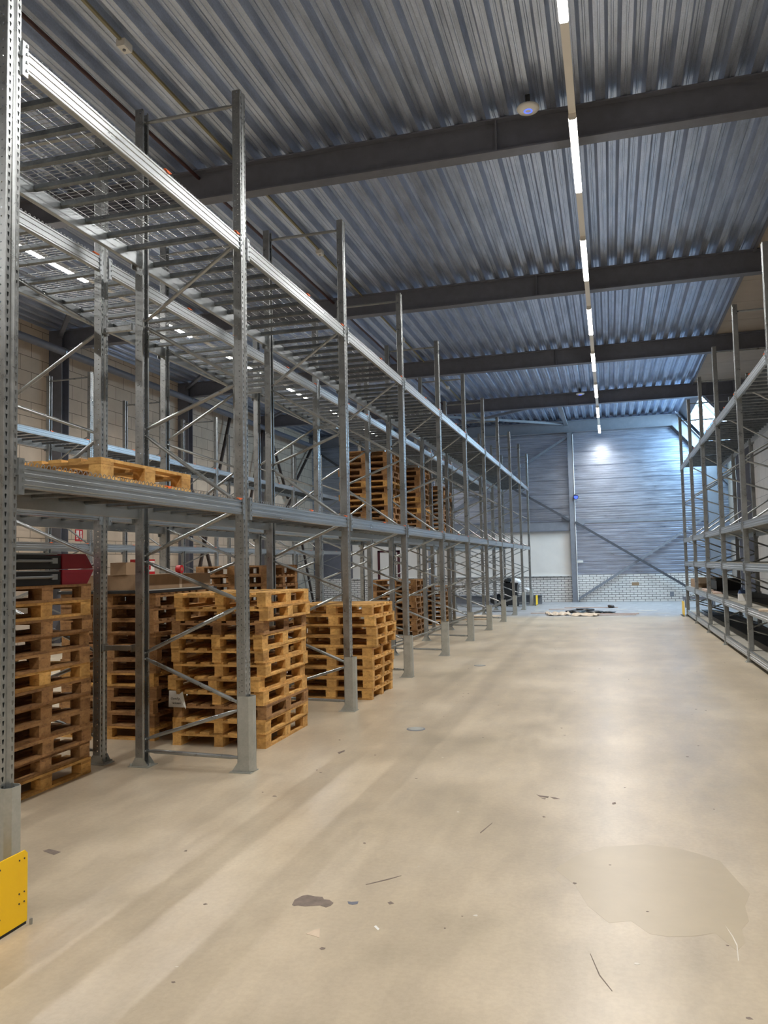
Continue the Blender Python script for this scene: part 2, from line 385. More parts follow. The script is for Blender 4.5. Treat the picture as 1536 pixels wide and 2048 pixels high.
# gable column and wind bracing on the end wall
mb = MB(); mb.box(-1.68, -1.46, 36.36, 36.375, 0, 7.62).box(-1.68, -1.46, 36.545, 36.56, 0, 7.62).box(-1.575, -1.565, 36.375, 36.545, 0, 7.62); mb.box(-1.72, -1.42, 36.3, 36.58, 0, .02); trim(mb, 'paint_grey')
mb = MB(); mb.box(-8.2, -7.98, 36.36, 36.375, 0, 7.62).box(-8.2, -7.98, 36.545, 36.56, 0, 7.62).box(-8.1, -8.08, 36.375, 36.545, 0, 7.62); trim(mb, 'paint_grey')
for a, b_, dy, mt in (((-1.45, 3.55), (4.1, -.05), .0, 'paint_dark'), ((-1.45, .12), (4.1, 3.65), .1, 'paint_grey'),
                  ((-1.7, 3.65), (-8.0, 7.55), .0, 'paint_dark'), ((-1.7, 7.40), (-8.0, 3.65), .1, 'paint_grey'),
                  ((-8.2, 3.65), (-13.8, 7.5), .0, 'paint_dark'), ((-8.2, 7.4), (-13.8, 3.7), .1, 'paint_grey')):
    if b_[1] < 0: b_ = (4.0, .05)
    mb = MB(); mb.bar((a[0], 36.34+dy, a[1]), (b_[0], 36.34+dy, b_[1]), .07, .10, (0, 0, 1)); trim(mb, 'paint_brace' if mt == 'paint_dark' else mt)
mb = MB(); mb.box(-1.46, -1.05, 36.4, 36.415, 3.42, 3.68).box(-2.05, -1.68, 36.4, 36.415, 3.62, 3.86); trim(mb, 'paint_grey')
# horizontal roof bracing in the last bay, and its strut
for p, q in (((-1.7, 30.7), (-1.7, 36.3)), ((-1.8, 36.1), (-8.3, 30.8)), ((-1.9, 30.9), (-8.3, 36.1)), ((-8.3, 30.7), (-8.3, 36.3))):
    mb = MB(); wv = .16 if p[0] == q[0] else .09; mb.bar((p[0], p[1], 7.95), (q[0], q[1], 7.95), wv, .10); trim(mb, 'paint_grey')
# V bracing against the left wall
for a, b_ in (((31.0, 7.7), (33.0, 4.9)), ((33.0, 4.9), (36.2, 7.7)), ((30.9, 3.0), (33.6, 5.0)), ((36.0, .1), (33.6, 5.0)), ((24.3, 4.9), (26.6, .2)), ((30.4, 7.6), (27.4, .3)), ((24.3, .2), (27.4, 7.6))):
    mb = MB(); mb.bar((XL_W+.22, a[0], a[1]), (XL_W+.22, b_[0], b_[1]), .09, .09, (1, 0, 0)); trim(mb, 'paint_brown')

# ================================================================== PALLET RACKS
def post_mesh():
    mb = MB(); H = 6.40; n = 128; dz = H/n
    def cell(org, U, V, w, h, hole):
        # rectangle of width w along U, height h along V with a hole polygon (8 pts)
        R = [(0, 0), (.5, 0), (1, 0), (1, .5), (1, 1), (.5, 1), (0, 1), (0, .5)]
        base = len(mb.v)
        for a, b_ in R: mb.v.append(tuple(org+U*(a*w)+V*(b_*h)))
        for a, b_ in hole: mb.v.append(tuple(org+U*a+V*b_))
        for i in range(8):
            j = (i+1) % 8; mb.f.append((base+i, base+j, base+8+j, base+8+i)); mb.mi.append(0)
    T = Vector((0, 0, 1)); Yv = Vector((0, 1, 0)); Xv = Vector((-1, 0, 0))
    w = .034
    def tear(cx):
        return [(cx-.0035, .012), (cx, .009), (cx+.0035, .012), (cx+.0065, .026), (cx+.0085, .036), (cx, .038), (cx-.0085, .036), (cx-.0065, .026)]
    def rnd(cx, cz, r): return [(cx+r*math.cos(t), cz+r*math.sin(t)) for t in [math.radians(225+45*k) for k in range(8)]]
    for k in range(n):
        z = k*dz
        for s in (-1, 1):
            y0 = -.052 if s < 0 else .018
            cell(Vector((0, y0, z)), Yv, T, w, dz, tear(w/2))
        for s in (-1, 1):
            cell(Vector((-.004, .055*s, z)), Xv, T, .045, dz, rnd(.028, .025, .0052))
            cell(Vector((-.049, .055*s, z)), Xv, T, .031, dz, rnd(.012, .012, .0035))
    def strip(pts):
        mb.loft([[(x, y, 0) for x, y in pts], [(x, y, H) for x, y in pts]], closed=False, caps=False)
    strip([(0, -.018), (-.006, -.014), (-.014, -.008), (-.014, .008), (-.006, .014), (0, .018)])
    for s in (-1, 1):
        strip([(0, .052*s), (-.004, .055*s)])
        strip([(-.08, .055*s), (-.086, .051*s), (-.086, .030*s), (-.078, .030*s)])
    return mb.mesh('upright_post', 'galv')
POST = post_mesh()
def plate_mesh():
    mb = MB(); mb.box(-.155, .06, -.085, .085, 0, .008)
    for s in (-1, 1):
        y = .056*s; y2 = .059*s
        mb.prism([(-.14, .008), (.045, .008), (.0, .085), (-.085, .085)], 'y', min(y, y2), max(y, y2))
    mb.tube([(-.12, 0, .008), (-.12, 0, .03)], .011, 6); mb.tube([(.04, .065, .008), (.04, .065, .03)], .01, 6)
    return mb.mesh('foot_plate', 'galv_dull')
PLATE = plate_mesh()
def guard_mesh(h=.68):
    mb = MB(); pr = [(-.075, -.058), (.030, -.058), (.062, -.034), (.062, .034), (.030, .058), (-.075, .058)]
    inn = [(-.075, .054), (.028, .054), (.057, .032), (.057, -.032), (.028, -.054), (-.075, -.054)]
    mb.loft([[(x, y, .012) for x, y in pr+inn], [(x, y, h) for x, y in pr+inn]])
    for s in (-1, 1):
        for z in (.14, .34, .57): mb.tube([(-.02, .058*s, z), (-.02, .064*s, z)], .008, 6)
    return mb.mesh('post_protector', 'galv_dull')
GUARD = guard_mesh()
def beam_mesh(L, h=.13, mat='galv_beam'):
    # front (aisle) face towards +x at 0; ribbed box section, origin at top front edge
    n = [(0, 0), (0, -.014), (-.006, -.018), (-.006, -.040), (0, -.044), (0, -.058), (-.006, -.062), (-.006, -.080), (0, -.084), (0, -h+.022), (-.005, -h+.018), (-.005, -h+.004), (-.012, -h), (-.048, -h), (-.05, -h+.004), (-.05, 0)]
    mb = MB(); mb.prism(n, 'y', 0, L); return mb.mesh('load_beam', mat)
def conn_mesh(s, h=.21):
    mb = MB(); mb.box(-.052, .006, 0, .006*s, -h+.04, .04); mb.box(0, .006, 0, -.04*s, -h+.04, .04)
    for i in range(4):
        z = .02-i*.05; mb.box(.004, .014, -.028*s-.006, -.028*s+.006, z-.008, z+.008)
    mb.box(-.03, .012, .006*s, .014*s, -.06, -.03)
    return mb.mesh('beam_connector', 'galv_beam')
CONN = {1: conn_mesh(1), -1: conn_mesh(-1)}
def clip_mesh():
    mb = MB(); mb.box(-.008, .010, -.045, .045, 0, .007); mb.box(.006, .010, -.02, .02, -.010, .0); return mb.mesh('safety_clip', 'orange')
CLIP = clip_mesh()
def wiredeck_mesh(W, D):
    # W along the aisle (y), D deep (x from 0 backwards); wires only
    mb = MB(); r = .0027
    k = 0; y = .025
    while y < W:
        mb.tube([(-.002, y, .002), (-.004, y, .022), (-.012, y, .030), (-.022, y, .022), (-.03, y, .008), (-D+.03, y, .008), (-D+.022, y, .022), (-D+.012, y, .030), (-D+.004, y, .022), (-D+.002, y, .002)], r, 4); y += .05
    x = -.06
    while x > -D+.02:
        mb.tube([(x, 0, .004), (x, W, .004)], r, 4); x -= .1
    return mb.mesh('wire_deck', 'wire')
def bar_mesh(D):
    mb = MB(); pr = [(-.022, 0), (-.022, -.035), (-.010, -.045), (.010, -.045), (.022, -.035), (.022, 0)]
    mb.loft([[(-.045, a, b_) for a, b_ in pr], [(-D+.045, a, b_) for a, b_ in pr]]); return mb.mesh('support_bar', 'galv_bar_shaded')

NODES = [(1, .22), (0, .58), (1, 1.03), (0, 1.52), (1, 1.95), (0, 2.42), (1, 3.17), (0, 3.60), (1, 4.24), (0, 4.95)]
def make_rack(label, group, XF, sgn, ys, levels, D=1.14, guards=True, shelves=(), blackback=(), flip=0):
    """XF: x of the aisle face; sgn=-1 rack extends to -x, +1 to +x; levels: list of z of wire-deck levels"""
    t = thing('pallet_rack', label, 'pallet rack', (XF, ys[0], 0), 0, group)
    rz = 0 if sgn < 0 else math.pi
    def L(x, y, z): return (x*-sgn if sgn > 0 else x, y, z)   # local x: 0 front, negative into the rack (for sgn<0)
    def place(name, me, x, y, z, extra=0, parent=t):
        o = inst(name, me, parent, (x if sgn < 0 else -x, y-ys[0], z), (0, 0, rz+extra)); return o
    bi = 0
    for i, y in enumerate(ys):
        for front in (1, 0):
            p = place('upright_post', POST, 0 if front else -D, y, 0, 0 if front else math.pi)
            if not front:
                pass
            q = inst('foot_plate', PLATE, p)
            if front and guards: q = inst('post_protector', GUARD, p)
        # lattice of the frame: one brace bar per field
        xa, xb = -.085, -D+.085
        segs = [((xb if NODES[j][0] != flip else xa, NODES[j][1]+.03), (xb if NODES[j+1][0] != flip else xa, NODES[j+1][1]-.03)) for j in range(len(NODES)-1)]
        segs += [((xa, .12), (xb, .14)), ((xa, 6.28), (xb, 6.28))]
        for (x0, z0), (x1, z1) in segs:
            a = Vector((x0, 0, z0)); b_ = Vector((x1, 0, z1)); d = (b_-a).normalized()
            key = (round(x0, 3), round(z0, 3), round(x1, 3), round(z1, 3))
            if key not in BR:
                mb = MB(); mb.tube([a, a+d*.05, a+d*.09, b_-d*.09, b_-d*.05, b_], [.016, .014, .019, .019, .014, .016], 8)
                mb.tube([a+Vector((0, -.03, 0)), a+Vector((0, .03, 0))], .008, 6); mb.tube([b_+Vector((0, -.03, 0)), b_+Vector((0, .03, 0))], .008, 6)
                BR[key] = mb.mesh('frame_brace', 'galv')
                for pp in BR[key].polygons: pp.use_smooth = True
            place('frame_brace', BR[key], 0, y, 0)
    for i in range(len(ys)-1):
        ya, yb = ys[i]+.056, ys[i+1]-.056; Lb = yb-ya
        kb = round(Lb, 3)
        if kb not in BEAM: BEAM[kb] = beam_mesh(Lb)
        for z in list(levels)+list(shelves):
            for front in (1, 0):
                if front:
                    yo = ya if sgn < 0 else yb
                    bo = place('load_beam', BEAM[kb], .008, yo, z)
                else:
                    yo = yb if sgn < 0 else ya
                    bo = place('load_beam', BEAM[kb], -D-.008, yo, z, math.pi)
                inst('beam_connector', CONN[-1], bo, (0, -.0, 0)); inst('beam_connector', CONN[1], bo, (0, Lb, 0))
                if front and z in levels:
                    inst('safety_clip', CLIP, bo, (.0, Lb*.55 if sgn < 0 else Lb*.5, .012), ); inst('safety_clip', CLIP, bo, (0, Lb-.1, .012))
    # decks, nearest bays first
    nb = 0; rest = MB()
    kW = (round(ys[1]-ys[0]-.12, 3)/3, D)
    if kW not in DK: DK[kW] = (wiredeck_mesh(kW[0], D), bar_mesh(D))
    for i in range(len(ys)-1):
        for z in levels:
            for j in range(3):
                yo = ys[i]+.06+j*kW[0]
                if sgn > 0: dk = place('wire_deck', DK[kW][0], .0, yo+kW[0], z)
                else: dk = place('wire_deck', DK[kW][0], .0, yo, z)
                for b3 in (.17, .5, .83):
                    if nb < 100:
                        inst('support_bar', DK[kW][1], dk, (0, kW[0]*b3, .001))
                        nb += 1
                    else:
                        yb3 = yo+kW[0]*b3-ys[0]
                        pr = [(-.022, 0), (-.022, -.035), (-.010, -.045), (.010, -.045), (.022, -.035), (.022, 0)]
                        sx = 1 if sgn < 0 else -1
                        rest.loft([[(-.045*sx, yb3+a, z+b_) for a, b_ in pr], [((-D+.045)*sx, yb3+a, z+b_) for a, b_ in pr]])
    if rest.v:
        o = rest.build('support_bar', 'galv_bar_shaded', t); o['kind'] = 'stuff'
    for i in range(len(ys)-1):
        for z in shelves:
            mb = MB(); Lb = ys[i+1]-ys[i]-.12; dd = .42 if z in blackback else D-.05
            n = 3
            for j in range(n): mb.box(-dd, -.05, j*Lb/n+.003, (j+1)*Lb/n-.003, -.02, .002)
            place('shelf_panel', mb.mesh('shelf_panel', 'shelf'), 0, ys[i]+.06 if sgn < 0 else ys[i+1]-.06, z)
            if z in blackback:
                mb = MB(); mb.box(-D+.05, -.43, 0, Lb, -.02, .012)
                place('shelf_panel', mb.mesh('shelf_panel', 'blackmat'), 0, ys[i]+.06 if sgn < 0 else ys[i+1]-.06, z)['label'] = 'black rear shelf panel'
    return t
BR = {}; BEAM = {}; DK = {}
YL = [3.70+3.013*k for k in range(11)]
XF1 = -3.23; XF2 = -4.75
Z1, Z2 = 2.46, 4.94
rackA = make_rack('long galvanised pallet rack along the left side of the main aisle, with post protectors', 'galvanised pallet racks', XF1, -1, YL, (Z1, Z2))
rackB = make_rack('galvanised pallet rack standing back to back behind the left aisle rack', 'galvanised pallet racks', XF2, -1, YL, (Z1, Z2), D=1.2, guards=False, flip=1)
YW = [9.47+3.013*k for k in range(9)]
rackC = make_rack('galvanised pallet rack in front of the sand-coloured block wall on the far left', 'galvanised pallet racks', -11.3, -1, YW, (2.44, 4.80), D=1.2, guards=False)
YR = [27.12-2.95*k for k in range(7)][::-1]
rackD = make_rack('pallet rack with low solid shelves along the right side of the main aisle', 'galvanised pallet racks', 2.28, 1, YR, (4.79,), D=1.2, guards=False, shelves=(2.475, 1.733, .966, .2), blackback=(.966, .2))
# spacers tying the back-to-back frames
for y in YL:
    for z in (1.10, 4.22):
        mb = MB(); mb.bar((0, 0, 0), (.33-.01, 0, 0), .05, .045); mb.box(-.01, .0, -.05, .05, -.035, .035); mb.box(.31, .32, -.05, .05, -.035, .035)
        if y == YL[0] and z < 2: SP = mb.mesh('frame_spacer', 'galv')
        inst('frame_spacer', SP, rackB, (.015, y-YL[0], z))

# yellow aisle-end guards
def end_guard(label, loc, rz=0, h=.385, w=.9):
    t = thing('rack_end_guard', label, 'guard', loc, rz, 'yellow rack end guards')
    mb = MB(); r = .02
    mb.prism([(-w, .018), (0, .018), (0, h-r), (-r, h), (-w, h)], 'x', 0, .006)
    mb2 = MB(); mb2.prism([(-w, .0), (0, .0), (0, .012), (-w, .012)], 'x', -.06, .0)
    inst('guard_plate', mb.mesh('guard_plate', 'yellow'), t); inst('base_flange', mb2.mesh('base_flange', 'blackmat'), t)
    for y, z in ((-.025, h-.04), (-.062, h-.04), (-.025, h-.21), (-.062, h-.21), (-.025, h-.26), (-.062, h-.26), (-.2, h-.04), (-.2, .1)):
        b_ = MB(); b_.tube([(.004, y, z), (.009, y, z)], .0045, 8); inst('bolt_hole', b_.mesh('bolt_hole', 'paint_brown'), t)
    b_ = MB(); b_.tube([(.03, -.0, .0), (.03, -.0, .03)], .008, 6); inst('anchor_bolt', b_.mesh('anchor_bolt', 'galv'), t)
    return t
end_guard('yellow steel guard plate at the near end of the left rack, lower left corner', (-3.035, 3.625, 0))
end_guard('small yellow guard at the far end of the left rack', (-3.06, 34.6, 0), 0, .42, .9)
end_guard('yellow guard at the far end of the right rack', (2.2, 27.9, 0), 0, .46, .9)

# ================================================================== PALLETS
PW, PL, PH = 1.06, 1.2, .144
def pboard(x0, x1, y0, y1, z0, z1): return MB().box(x0, x1, y0, y1, z0, z1)
def pallet_parts(mat):
    P = []
    hw, hl = PW/2, PL/2
    n = 7; bw = .105
    for i in range(n):
        x = -hw+bw/2+i*(PW-bw)/(n-1); P.append(('deck_board', pboard(x-bw/2, x+bw/2, -hl, hl, .122, .144)))
    for j in range(3):
        y = -hl+.0725+j*(PL-.145)/2; P.append(('stringer_board', pboard(-hw, hw, y-.0725, y+.0725, .100, .1215)))
    for i in range(3):
        x = -hw+.05+i*(PW-.1)/2
        P.append(('bottom_board', pboard(x-.05, x+.05, -hl, hl, 0, .0215)))
        for j in range(3):
            y = -hl+.0725+j*(PL-.145)/2; P.append(('block', pboard(x-.049, x+.049, y-.071, y+.071, .022, .0995)))
    return [(n_, m_.mesh(n_, mat)) for n_, m_ in P]
PARTS = {k: pallet_parts(k) for k in ('wood', 'wood_old_shaded')}
def whole(mat):
    mb = MB(); hw, hl = PW/2, PL/2; bw = .105
    for i in range(7):
        x = -hw+bw/2+i*(PW-bw)/6; mb.box(x-bw/2, x+bw/2, -hl, hl, .122, .144)
    for j in range(3):
        y = -hl+.0725+j*(PL-.145)/2; mb.box(-hw, hw, y-.0725, y+.0725, .100, .1215)
    for i in range(3):
        x = -hw+.05+i*(PW-.1)/2; mb.box(x-.05, x+.05, -hl, hl, 0, .0215)
        for j in range(3):
            y = -hl+.0725+j*(PL-.145)/2; mb.box(x-.049, x+.049, y-.071, y+.071, .022, .0995)
    return mb.mesh('wooden_pallet', mat)
WHOLE = {k: whole(k) for k in ('wood', 'wood_old_shaded')}
protoP = {}
def pallet(loc, rz, mat, label, group, parts=True, shade='golden'):
    if not parts:
        o = inst('wooden_pallet', WHOLE[mat], None, loc, (0, 0, rz)); return tag(o, label, 'pallet', group)
    if mat not in protoP:
        t = thing('wooden_pallet', label, 'pallet', loc, rz, group)
        for n_, me in PARTS[mat]: inst(n_, me, t)
        protoP[mat] = t; return t
    src = protoP[mat]; t = src.copy(); C.objects.link(t); t.location = loc; t.rotation_euler = (0, 0, rz); t['label'] = label; t['group'] = group
    for ch in src.children:
        c2 = ch.copy(); C.objects.link(c2); c2.parent = t
    return t
def stack(cx, cy, z0, n, rot, mat, where, group, parts=True, jit=.013, shifts=None, base=0):
    for i in range(n):
        dx, dy = random.gauss(0, jit*.8), random.gauss(0, jit*.8)
        if shifts: dx += shifts(i)[0]; dy += shifts(i)[1]
        mt = mat
        if random.random() < .12: mt = 'wood_old_shaded' if mat == 'wood' else 'wood'
        if i == n-1: lab = 'topmost pallet of the %s' % where
        elif i == 0: lab = 'bottom pallet of the %s, on its base' % where
        else: lab = '%s pallet from the bottom of the %s' % (ORD[i+1], where)
        pallet((cx+dx, cy+dy, z0+i*PH), math.radians(rot)+random.gauss(0, .012), mt, lab, group, parts)
def shA(i): return (.035*(i >= 9)-.015*(3 <= i <= 6), 0)
stack(-3.98, 8.15, 0, 11, 0, 'wood', 'tall stack between the first two protected posts', 'pallets in the tall front stack', shifts=shA)
def shB(i): return (.05 if 5 <= i <= 7 else -.02, 0)
stack(-3.78, 11.07, 0, 9, 90, 'wood', 'lower stack behind the second protected post', 'pallets in the lower front stack', shifts=shB)
stack(-5.20, 5.80, 0, 12, 0, 'wood_old_shaded', 'left edge stack under the dark red cases', 'pallets in the left edge stack')
stack(-5.40, 8.20, 0, 11, 90, 'wood_old_shaded', 'shaded stack carrying the long cardboard box', 'pallets in the shaded stack')
stack(-5.42, 11.30, 0, 13, 90, 'wood_old_shaded', 'tall brown stack just behind the tall front stack', 'pallets in the tall brown stack')
stack(-5.42, 20.40, 0, 10, 90, 'wood_old_shaded', 'far floor stack seen right of the lower stack', 'pallets in the nearer far floor stack', False)
stack(-5.42, 24.05, 0, 8, 90, 'wood_old_shaded', 'farthest floor stack', 'pallets in the farthest floor stack', False)
stack(-5.42, 18.00, Z1+.016, 14, 90, 'wood_old_shaded', 'widest stack up on the first rack level', 'pallets in the widest stack on the rack', False, .025)
stack(-5.42, 21.15, Z1+.016, 14, 90, 'wood_old_shaded', 'middle stack up on the first rack level', 'pallets in the middle stack on the rack', False, .025)
stack(-5.42, 24.18, Z1+.016, 12, 90, 'wood_old_shaded', 'farthest stack up on the first rack level', 'pallets in the farthest stack on the rack', False, .025)
pallet((-3.84, 5.24, Z1+.016), 0, 'wood', 'single clean pallet lying alone on the first level of the near left rack', None)['group'] = 'pallet on the near rack level'

# handwritten sheet on the front of the tall stack
t = thing('paper_note', 'torn white sheet with handwriting stuck to the tall front stack of pallets', 'note', (-4.53, 7.515, .40))
mb = MB(); th = .002
pts = [(0, 0), (.205, 0), (.165, .165), (.125, .135), (.095, .135), (.085, .17), (.005, .17)]
mb.prism(pts, 'y', 0, th); inst('sheet', mb.mesh('sheet', 'paper'), t)
mb = MB(); mb.face([(.205, -.001, -.02), (.165, -.001, .165), (.125, -.022, .125)]); mb.face([(.205, .0, -.02), (.125, -.021, .125), (.165, .0, .165)])
o = inst('curled_corner', mb.mesh('curled_corner', 'white'), t); o['label'] = 'white curled corner'
def text(name, body, size, mat, parent, loc, rot=(math.pi/2, 0, 0), shear=0, extr=.0006):
    cu = bpy.data.curves.new(name, 'FONT'); cu.body = body; cu.size = size; cu.extrude = extr; cu.shear = shear; cu.resolution_u = 2
    tmp = bpy.data.objects.new(name+'_tmp', cu); C.objects.link(tmp)
    dg = bpy.context.evaluated_depsgraph_get(); me = bpy.data.meshes.new_from_object(tmp.evaluated_get(dg)); bpy.data.objects.remove(tmp)
    me.materials.clear(); me.materials.append(M[mat]); return inst(name, me, parent, loc, rot)
text('handwriting', 'Goed pall', .036, 'ink', t, (.022, -.001, .078), shear=.3); text('handwriting', 'wissen', .036, 'ink', t, (.045, -.001, .032), shear=.3)

# ================================================================== GOODS ON THE STACKS
def case(z, first):
    t = thing('folding_seat_case', 'dark red and black folded seat, %s of the two on the left edge pallet stack' % ('lower' if first else 'upper'), 'folded seat', (-4.72, 5.20, z), 0, 'dark red folded seats on the pallet stack')
    mb = MB(); mb.prism([(.0, .0), (.84, .0), (.84, .115), (.06, .125), (.0, .10)], 'x', -.95, 0); inst('black_shell', mb.mesh('black_shell', 'black'), t)
    mb = MB(); e0, e1 = (1.19, 1.29) if first else (1.28, 1.17)
    mb.prism([(.84, -.004), (e0, -.004), (e1, .130), (.84, .130)], 'x', -.965, .014)
    mb.box(-.9, .016, .9, e0-.06, .06, .064)
    inst('red_cushion', mb.mesh('red_cushion', 'darkred'), t)
    mb = MB(); mb.tube([(.012, .16, .062), (.018, .30, .070), (.018, .62, .068), (.012, .72, .07)], [.006, .013, .013, .012], 8); mb.box(.003, .022, .70, .77, .045, .093)
    inst('lever', mb.mesh('lever', 'galv_beam'), t)
    mb = MB(); mb.box(-.2, .014, .02, .80, .118, .127) if first else mb.box(-.9, .01, .0, .78, .123, .137)
    inst('steel_rail', mb.mesh('steel_rail', 'galv_beam'), t)
    return t
zt = 12*PH+.002
case(zt, True); case(zt+.142, False)
zs = 11*PH+.004
o = tag(MB().box(-6.0, -4.82, 7.62, 9.15, zs, zs+.028).build('black_sheet', 'blackmat'), 'black sheet lying flat under the long cardboard box', 'sheet')
o = tag(MB().box(-6.0, -4.84, 7.64, 9.1, zs+.029, zs+.037).build('white_sheet', 'whiteboard'), 'thin white sheet between the black sheet and the cardboard box', 'sheet')
t = thing('cardboard_box', 'long flat brown cardboard box wrapped in film on the shaded pallet stack', 'box', (-5.42, 8.35, zs+.038))
inst('carton', MB().box(-.55, .55, -.72, .72, 0, .165).mesh('carton', 'card'), t)
mb = MB(); mb.box(-.555, .555, -.03, .03, .1655, .167).box(.5505, .552, -.03, .03, .0, .166); inst('packing_tape', mb.mesh('packing_tape', 'card_light'), t)
zb = zs+.205
t = thing('cardboard_box', 'small square brown box beside the red and white carton', 'box', (-5.20, 7.72, zb)); inst('carton', MB().box(-.1, .1, -.12, .12, 0, .135).mesh('carton', 'card'), t); inst('packing_tape', MB().box(-.1, .1, -.02, .02, .1355, .137).mesh('packing_tape', 'card_light'), t)
t = thing('printed_carton', 'red and white printed carton on the long cardboard box', 'carton', (-5.14, 7.98, zb)); inst('carton', MB().box(-.09, .09, -.11, .11, 0, .17).mesh('carton', 'red'), t)
inst('white_label', MB().box(.0905, .092, -.075, .10, .03, .15).mesh('white_label', 'white'), t)
mb = MB(); mb.box(.0921, .093, -.05, -.02, .05, .10).box(.0921, .093, -.01, .02, .05, .1).box(.0921, .093, -.06, .08, .125, .132); inst('print_mark', mb.mesh('print_mark', 'red'), t)
t = thing('tape_roll', 'small round red roll standing on the long cardboard box', 'roll', (-5.0, 8.55, zb+.05))
mb = MB(); mb.tube([(-.03, 0, 0), (.03, 0, 0)], .05, 20); inst('red_roll', mb.mesh('red_roll', 'red'), t)
mb = MB(); mb.tube([(.03, 0, 0), (.032, 0, 0)], .022, 14); inst('core', mb.mesh('core', 'card'), t)

# ================================================================== LIGHTS
trunk_meshes = {}
def fixture(x, y, row, idx, lab):
    t = thing('strip_light', lab, 'strip light', (x, y, ZLAMP), 0, row)
    if 'h' not in trunk_meshes:
        trunk_meshes['h'] = MB().prism([(-.05, .012), (.05, .012), (.045, .06), (-.045, .06)], 'y', 0, 2.1).mesh('lamp_housing', 'rail')
        trunk_meshes['d'] = MB().prism([(-.045, .011), (-.036, -.012), (.036, -.012), (.045, .011)], 'y', .02, 2.08).mesh('diffuser', 'lamp')
        trunk_meshes['e'] = MB().prism([(-.05, .012), (-.04, -.016), (.04, -.016), (.05, .012)], 'y', 0, .02).mesh('end_cap', 'white')
    if 'L' not in trunk_meshes:
        ld = bpy.data.lights.new('led_light', 'AREA'); ld.shape = 'RECTANGLE'; ld.size = .07; ld.size_y = 2.04; ld.energy = LAMP_W; ld.color = LAMP_COL; ld.spread = SPREAD
        trunk_meshes['L'] = ld
    inst('led_light', trunk_meshes['L'], t, (0, 1.05, -.0135))
    inst('lamp_housing', trunk_meshes['h'], t); inst('diffuser', trunk_meshes['d'], t); inst('end_cap', trunk_meshes['e'], t); inst('end_cap', trunk_meshes['e'], t, (0, 2.08, 0))
vis = [y for y in LAMP_Y if y > 5]
for y in LAMP_Y:
    if y > 5:
        k = vis[::-1].index(y)+1
        lab = ('lit LED strip, %s from the far wall in the row over the main aisle' % ORD[k]) if k > 1 else 'lit LED strip closest to the far wall over the main aisle'
    else: lab = 'lit LED strip of the main aisle row, %s behind the camera' % ORD[[y_ for y_ in LAMP_Y if y_ < 5][::-1].index(y)+1]
    fixture(-.25, y, 'LED strips over the main aisle', 0, lab)
RY = [-5.01+3.92*k for k in range(10)]
for k, y in enumerate(RY): fixture(-9.43, y, 'LED strips over the left aisle', 0, 'lit LED strip over the left aisle seen through mesh, %s from the far wall' % ORD[10-k] if y > 5 else 'lit LED strip over the left aisle, %s behind the camera' % ORD[3-k])
for x, nm in ((-.25, 'main'), (-9.43, 'left')):
    t = thing('light_trunking', 'pale trunking rail that carries the LED strips over the %s aisle' % nm, 'rail', (x, 0, ZLAMP+.06))
    inst('rail', MB().prism([(-.045, 0), (.045, 0), (.045, .035), (-.045, .035)], 'y', YB+.1, 35.5).mesh('rail', 'rail'), t)
    for y in (-1.9, 4.6, 11.13, 17.6, 24.1, 30.6): inst('hanger', MB().box(-.012, .012, y-.012, y+.012, .035, .30).mesh('hanger', 'galv'), t)
# ceiling devices
def lathe(mb, prof, cx, cy, n=28):
    mb.loft([[(cx+r*math.cos(2*math.pi*j/n), cy+r*math.sin(2*math.pi*j/n), z) for j in range(n)] for r, z in prof])
def ap(y, lab):
    t = thing('access_point', lab, 'access point', (-.85, y, 8.0), 0, 'white ceiling discs')
    mb = MB(); lathe(mb, [(.15, .03), (.155, .012), (.14, -.01), (.08, -.022)], 0, 0); o = inst('disc_housing', mb.mesh('disc_housing', 'white'), t)
    for p_ in o.data.polygons: p_.use_smooth = True
    mb = MB(); n = 24
    ri = [(.042, -.022), (.058, -.022), (.058, -.0265), (.042, -.0265), (.042, -.022)]
    mb.loft([[(r*math.cos(2*math.pi*j/n), r*math.sin(2*math.pi*j/n), z) for j in range(n)] for r, z in ri], caps=False); inst('light_ring', mb.mesh('light_ring', 'led_blue'), t)
    inst('mounting_stem', MB().box(-.03, .03, -.03, .03, .03, .2).mesh('mounting_stem', 'black'), t)
ap(10.62, 'white disc access point with a blue ring at the nearest roof beam'); ap(30.05, 'small white disc access point with a blue ring at a distant roof beam')
for k, y in enumerate((8.0, 14.7, 21.3, 27.8)):
    t = thing('ceiling_sensor', ['white sensor box on the ceiling above the near rack, topmost in the photo', 'white sensor box on the ceiling in the second bay', 'white sensor box on the ceiling in the third bay', 'white sensor box on the ceiling in the fourth bay'][k], 'sensor', (-5.4, y, 8.12), 0, 'white ceiling sensors')
    inst('sensor_body', MB().prism([(-.06, .07), (-.06, .0), (-.05, -.02), (.05, -.02), (.06, 0), (.06, .07)], 'y', -.08, .08).mesh('sensor_body', 'white'), t)
    mb = MB(); mb.tube([(0, 0, -.02), (0, 0, -.032)], .02, 10); inst('lens', mb.mesh('lens', 'paint_grey'), t)
tag(MB().box(-5.42, -5.385, YB+.1, 36.2, 8.165, 8.197).build('conduit', 'conduit'), 'thin yellowed cable conduit under the ceiling above the left rack', 'conduit')
mb = MB(); mb.tube([(-6.13, YB+.1, 8.10), (-6.13, 36.2, 8.10)], .028, 10); tag(mb.build('sprinkler_pipe', 'pipe_red', smooth=True), 'dark red pipe running along the ceiling above the left racks', 'pipe')
mb = MB(); mb.tube([(XL_W+.55, YB+.1, 7.55), (XL_W+.55, 36.2, 7.55)], .10, 14)
t = tag(mb.build('rain_pipe', 'paint_dark', smooth=True), 'thick grey pipe hung high along the left block wall', 'pipe')
